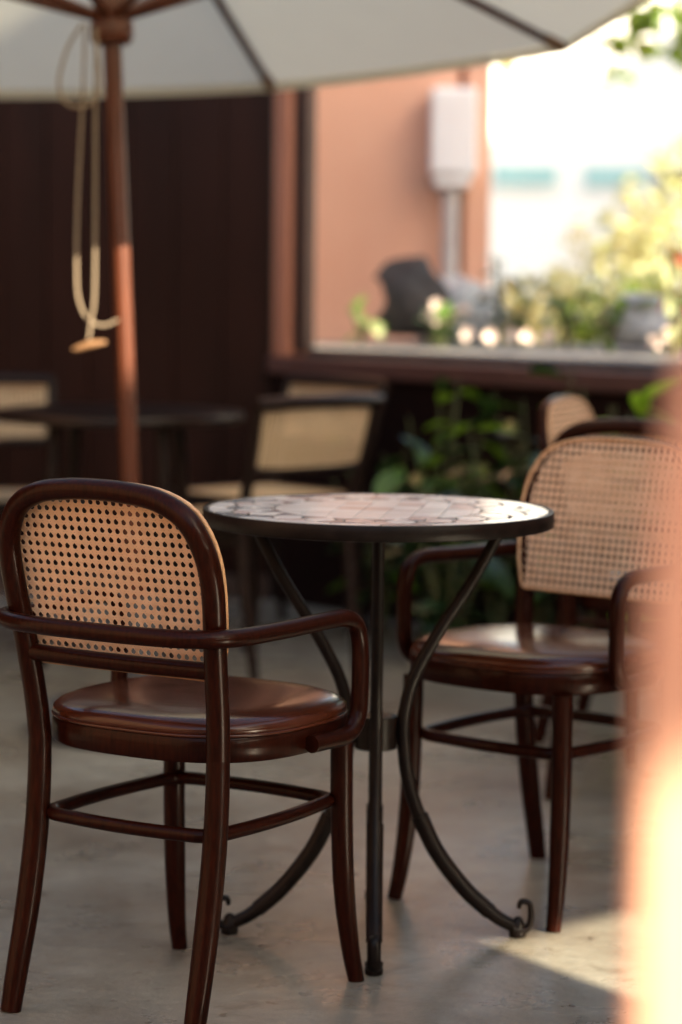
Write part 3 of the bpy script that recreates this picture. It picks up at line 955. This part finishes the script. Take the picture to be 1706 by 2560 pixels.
def leafy(name, label, loc, height, spread, nleaf, kinds, cat='plant', group=None, lscale=1.0, seed=1, lean=(0, 0), nstem=5):
    rnd = random.Random(seed)
    t = thing(name, label, cat, loc, 0, group)
    g = MB()
    tips = []
    for k in range(nstem):
        a = 2 * math.pi * (k + rnd.random() * 0.6) / nstem
        r_ = spread * rnd.uniform(0.3, 0.9)
        h = height * rnd.uniform(0.65, 1.0)
        pts = [Vector((0, 0, 0)), Vector((r_ * 0.35 * math.cos(a) + lean[0] * 0.4, r_ * 0.35 * math.sin(a) + lean[1] * 0.4, h * 0.5)), Vector((r_ * math.cos(a) + lean[0], r_ * math.sin(a) + lean[1], h))]
        g.tube(pts, [0.006, 0.005, 0.0025], 6, 5)
        tips.append(spline(pts, 10))
    g.build('stem', M['stem'], t)
    for k in range(nleaf):
        path = tips[k % nstem]
        q = rnd.uniform(0.25, 1.0)
        p = path[min(len(path) - 1, int(q * (len(path) - 1)))]
        o = bpy.data.objects.new('leaf', rnd.choice(LM[rnd.choice(kinds)]))
        C.objects.link(o)
        o.parent = t
        o.location = p
        o.rotation_euler = (rnd.uniform(-0.5, 0.8), rnd.uniform(-0.5, 0.5), rnd.uniform(0, 6.28))
        s_ = lscale * rnd.uniform(0.7, 1.25)
        o.scale = (s_, s_, s_)
    return t


def wall_pt(s_, n_):
    p = W0 + U * s_ + NN * n_
    return (p.x, p.y, 0)


gp_ = 'leafy plants along the foot of the window wall'
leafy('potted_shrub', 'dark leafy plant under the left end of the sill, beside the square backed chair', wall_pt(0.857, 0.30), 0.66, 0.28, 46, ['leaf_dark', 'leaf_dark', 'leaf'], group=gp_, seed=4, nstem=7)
leafy('potted_shrub', 'bright green tipped plant reaching up to the sill', (0.31, 8.05, 0), 0.84, 0.24, 54, ['leaf', 'leaf', 'leaf_dark'], group=gp_, seed=5, nstem=8)
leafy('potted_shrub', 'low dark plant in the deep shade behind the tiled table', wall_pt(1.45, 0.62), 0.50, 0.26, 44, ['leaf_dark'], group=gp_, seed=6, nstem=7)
leafy('potted_shrub', 'glossy plant behind the farthest armchair with leaves across the sill', (0.60, 7.80, 0), 0.88, 0.26, 50, ['leaf', 'leaf_dark', 'leaf_dark'], group=gp_, seed=8, nstem=8)
leafy('potted_shrub', 'light green plant above the arched chair back at the right edge', (0.80, 7.40, 0), 0.92, 0.20, 80, ['leaf_bright', 'leaf', 'leaf_bright'], group=gp_, seed=9, lscale=1.25, nstem=9)

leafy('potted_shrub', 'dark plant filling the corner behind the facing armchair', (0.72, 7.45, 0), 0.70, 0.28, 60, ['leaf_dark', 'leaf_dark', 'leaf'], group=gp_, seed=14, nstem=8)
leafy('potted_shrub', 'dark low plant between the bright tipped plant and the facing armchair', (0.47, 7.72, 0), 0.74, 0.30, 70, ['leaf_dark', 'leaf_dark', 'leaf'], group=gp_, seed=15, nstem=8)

# plants in the gravel bed
gb = 'low plants in the gravel bed outside the opening'
specs = [(905, 870, 9.2, 0.14, 0.07, 12, ['leaf_pale', 'leaf'], 'small tuft at the left foot of the black boulder'),
         (1105, 872, 9.0, 0.17, 0.09, 14, ['leaf', 'leaf_dark'], 'small leafy plant in front of the grey boulder'),
         (1248, 872, 9.3, 0.34, 0.05, 14, ['leaf_dark'], 'tall thin dark sprig standing at the corner of the orange house'),
         (1300, 868, 9.4, 0.26, 0.16, 26, ['leaf_pale', 'leaf'], 'spreading plant between the sprig and the flowers'),
         (1420, 868, 9.2, 0.30, 0.18, 30, ['leaf', 'leaf_pale'], 'bushy plant left of the bluish boulder'),
         (1520, 872, 8.7, 0.20, 0.12, 22, ['leaf', 'leaf_dark'], 'green plant at the foot of the bluish boulder'),
         (1690, 880, 8.3, 0.40, 0.10, 22, ['leaf_red', 'leaf', 'leaf_pale'], 'red leaved plant at the right edge of the bed')]
for i, (px, py, Y, h, sp_, nl, kinds, lb) in enumerate(specs):
    p = at(px, py, Y)
    leafy('bed_plant', lb, (p.x, p.y, 0.886), h, sp_, nl, kinds, group=gb, lscale=0.62, seed=30 + i, nstem=5)


def flower(px, py, Y, label, seed):
    rnd = random.Random(seed)
    p = at(px, py, Y)
    h = max(0.05, p.z - 0.886)
    t = thing('flower', label, 'flower', (p.x, p.y, 0.886), 0, 'pale pink flowers in the gravel bed')
    MB().tube([(0, 0, 0), (0.006, 0.0, h * 0.5), (0, 0, h)], 0.003, 6, 3).build('stem', M['stem'], t)
    for k in range(6):
        a = 2 * math.pi * k / 6 + rnd.random()
        d = Vector((math.cos(a), -0.45, math.sin(a))).normalized()      # the bloom faces the sun and the patio
        s_ = Vector((-math.sin(a), 0, math.cos(a)))
        c = Vector((0, 0, h))
        link('petal', [c, c + d * 0.015 + s_ * 0.012 + Vector((0, 0, 0.004)), c + d * 0.030 + Vector((0, 0, 0.0)), c + d * 0.015 - s_ * 0.012 + Vector((0, 0, 0.004))], [(0, 1, 2, 3)], M['petal'], t)
    return t


fl = [(1092, 765, 9.05), (1092, 800, 9.05), (1075, 790, 9.05), (1135, 790, 9.1), (1160, 778, 9.1), (1226, 862, 8.8), (1282, 848, 9.0), (1318, 864, 8.8), (1372, 856, 8.9), (1168, 842, 9.0), (1640, 862, 8.3), (1672, 836, 8.3)]
fwhere = ['topmost flower against the black boulder', 'flower just below the topmost one by the black boulder', 'leftmost flower against the black boulder', 'flower low on the grey boulder', 'flower high on the grey boulder',
          'leftmost flower of the row behind the sill', 'second flower of the row behind the sill', 'third flower of the row behind the sill', 'last flower of the row behind the sill', 'flower at the foot of the grey boulder',
          'flower right of the bluish boulder', 'flower beside the red leaved plant']
for i, (q, lb) in enumerate(zip(fl, fwhere)):
    flower(*q, 'pale pink ' + lb, 60 + i)


def foliage(name, center, rad, n, mt, parent, size, seed):
    rnd = random.Random(seed)
    V, F = [], []
    for k in range(n):
        while True:
            d = Vector((rnd.uniform(-1, 1), rnd.uniform(-1, 1), rnd.uniform(-1, 1)))
            if 0.15 < d.length < 1:
                break
        p = Vector((center[0] + d.x * rad[0], center[1] + d.y * rad[1], center[2] + d.z * rad[2]))
        a = Vector((rnd.gauss(0, 1), rnd.gauss(0, 1), rnd.gauss(0, 0.6))).normalized()
        b_ = a.orthogonal().normalized()
        b_ = Matrix.Rotation(rnd.uniform(0, 6.28), 3, a) @ b_
        L = size * rnd.uniform(0.7, 1.3)
        W_ = L * 0.28
        o = len(V)
        nrm = a.cross(b_)
        V += [p, p + a * L * 0.5 + b_ * W_ + nrm * 0.1 * L, p + a * L, p + a * L * 0.5 - b_ * W_ + nrm * 0.1 * L]
        F += [(o, o + 1, o + 2), (o, o + 2, o + 3)]
    ob = link(name, V, F, mt, parent, False)
    ob['kind'] = 'stuff'
    return ob


# yellow-green shrubs by the street
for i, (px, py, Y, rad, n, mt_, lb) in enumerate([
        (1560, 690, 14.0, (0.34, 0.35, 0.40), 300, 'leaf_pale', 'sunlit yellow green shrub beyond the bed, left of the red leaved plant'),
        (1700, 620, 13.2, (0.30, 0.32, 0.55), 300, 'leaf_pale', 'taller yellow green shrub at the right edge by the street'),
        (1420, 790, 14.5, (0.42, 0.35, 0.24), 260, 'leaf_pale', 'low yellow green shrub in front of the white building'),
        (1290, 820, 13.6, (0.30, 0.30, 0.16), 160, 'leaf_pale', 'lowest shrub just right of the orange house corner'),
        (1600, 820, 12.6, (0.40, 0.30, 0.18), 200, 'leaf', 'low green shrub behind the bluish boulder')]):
    p = at(px, py, Y)
    t = thing('shrub', lb, 'shrub', (p.x, p.y, -0.12), 0, 'yellow green shrubs by the street')
    g = MB()
    for k in range(6):
        a = k * 1.05
        g.tube([(0, 0, 0), (0.1 * math.cos(a), 0.1 * math.sin(a), 0.6), (rad[0] * 0.7 * math.cos(a), rad[1] * 0.7 * math.sin(a), p.z + 0.12 + rad[2] * 0.4)], [0.018, 0.012, 0.004], 6, 4)
    g.build('branch', M['bark'], t)
    foliage('crown', (0, 0, p.z + 0.12), rad, n, M[mt_], t, 0.11, 90 + i)
    foliage('undergrowth', (0, 0, (p.z + 0.12) * 0.5), (rad[0] * 0.8, rad[1] * 0.8, (p.z + 0.1) * 0.45), 160, M['leaf'], t, 0.11, 96 + i)

tr = thing('street_tree', 'tree whose leafy lower twigs hang in at the top right', 'tree', (2.55, 13.3, -0.12))
MB().tube([(0, 0, 0), (0.03, 0, 1.2), (-0.05, 0.02, 2.4), (-0.1, 0, 3.6)], [0.12, 0.10, 0.08, 0.04], 12, 5).build('trunk', M['bark'], tr)
for k, e in enumerate(((-1.05, -0.2, 2.62), (-0.9, 0.3, 3.3), (0.9, 0.2, 3.2), (0.2, -0.9, 3.0), (-0.3, 0.9, 3.4))):
    MB().tube([(-0.03, 0.01, 1.9), (e[0] * 0.5, e[1] * 0.5, 2.45), e], [0.045, 0.028, 0.008], 8, 5).build('branch', M['bark'], tr)
foliage('crown', (0.0, 0.0, 3.6), (1.5, 1.3, 1.0), 1500, M['leaf'], tr, 0.13, 120)
foliage('twig', (-1.02, -0.2, 2.50), (0.30, 0.2, 0.22), 46, M['leaf'], tr, 0.17, 121)
foliage('twig', (-1.28, -0.25, 2.30), (0.12, 0.1, 0.12), 12, M['leaf'], tr, 0.14, 123)
foliage('twig', (-1.75, -0.2, 2.27), (0.14, 0.1, 0.10), 14, M['leaf_pale'], tr, 0.10, 122)

# white building across the street
wb_ = thing('white_building', 'glaring white building across the street with a narrow teal window band', 'building', (0, 24.0, -0.12))
MB().box(0.6, 16, 0.0, 6, 0.0, 4.3).build('wall', M['white_wall'], wb_, False)
for (x0, x1) in ((1.37, 1.95), (2.21, 2.78)):
    wdw = MB().box(x0, x1, -0.04, -0.002, 2.03, 2.19).build('window', M['teal'], wb_, False)
    MB().box(x0 - 0.02, x1 + 0.02, -0.06, -0.041, 2.005, 2.028).build('sill', M['white_wall'], wdw, False)
for k in range(9):
    MB().box(2.86 + k * 0.042, 2.882 + k * 0.042, -0.05, -0.002, 2.03, 2.22).build('louvre', M['louvre'], wb_, False)
pv = MB().box(-300, 300, 21.5, 23.9, -0.119, 0.0).build('pavement', M['white_wall'], None, False)
pv.data.materials[0] = M['gravel']
structure(pv)
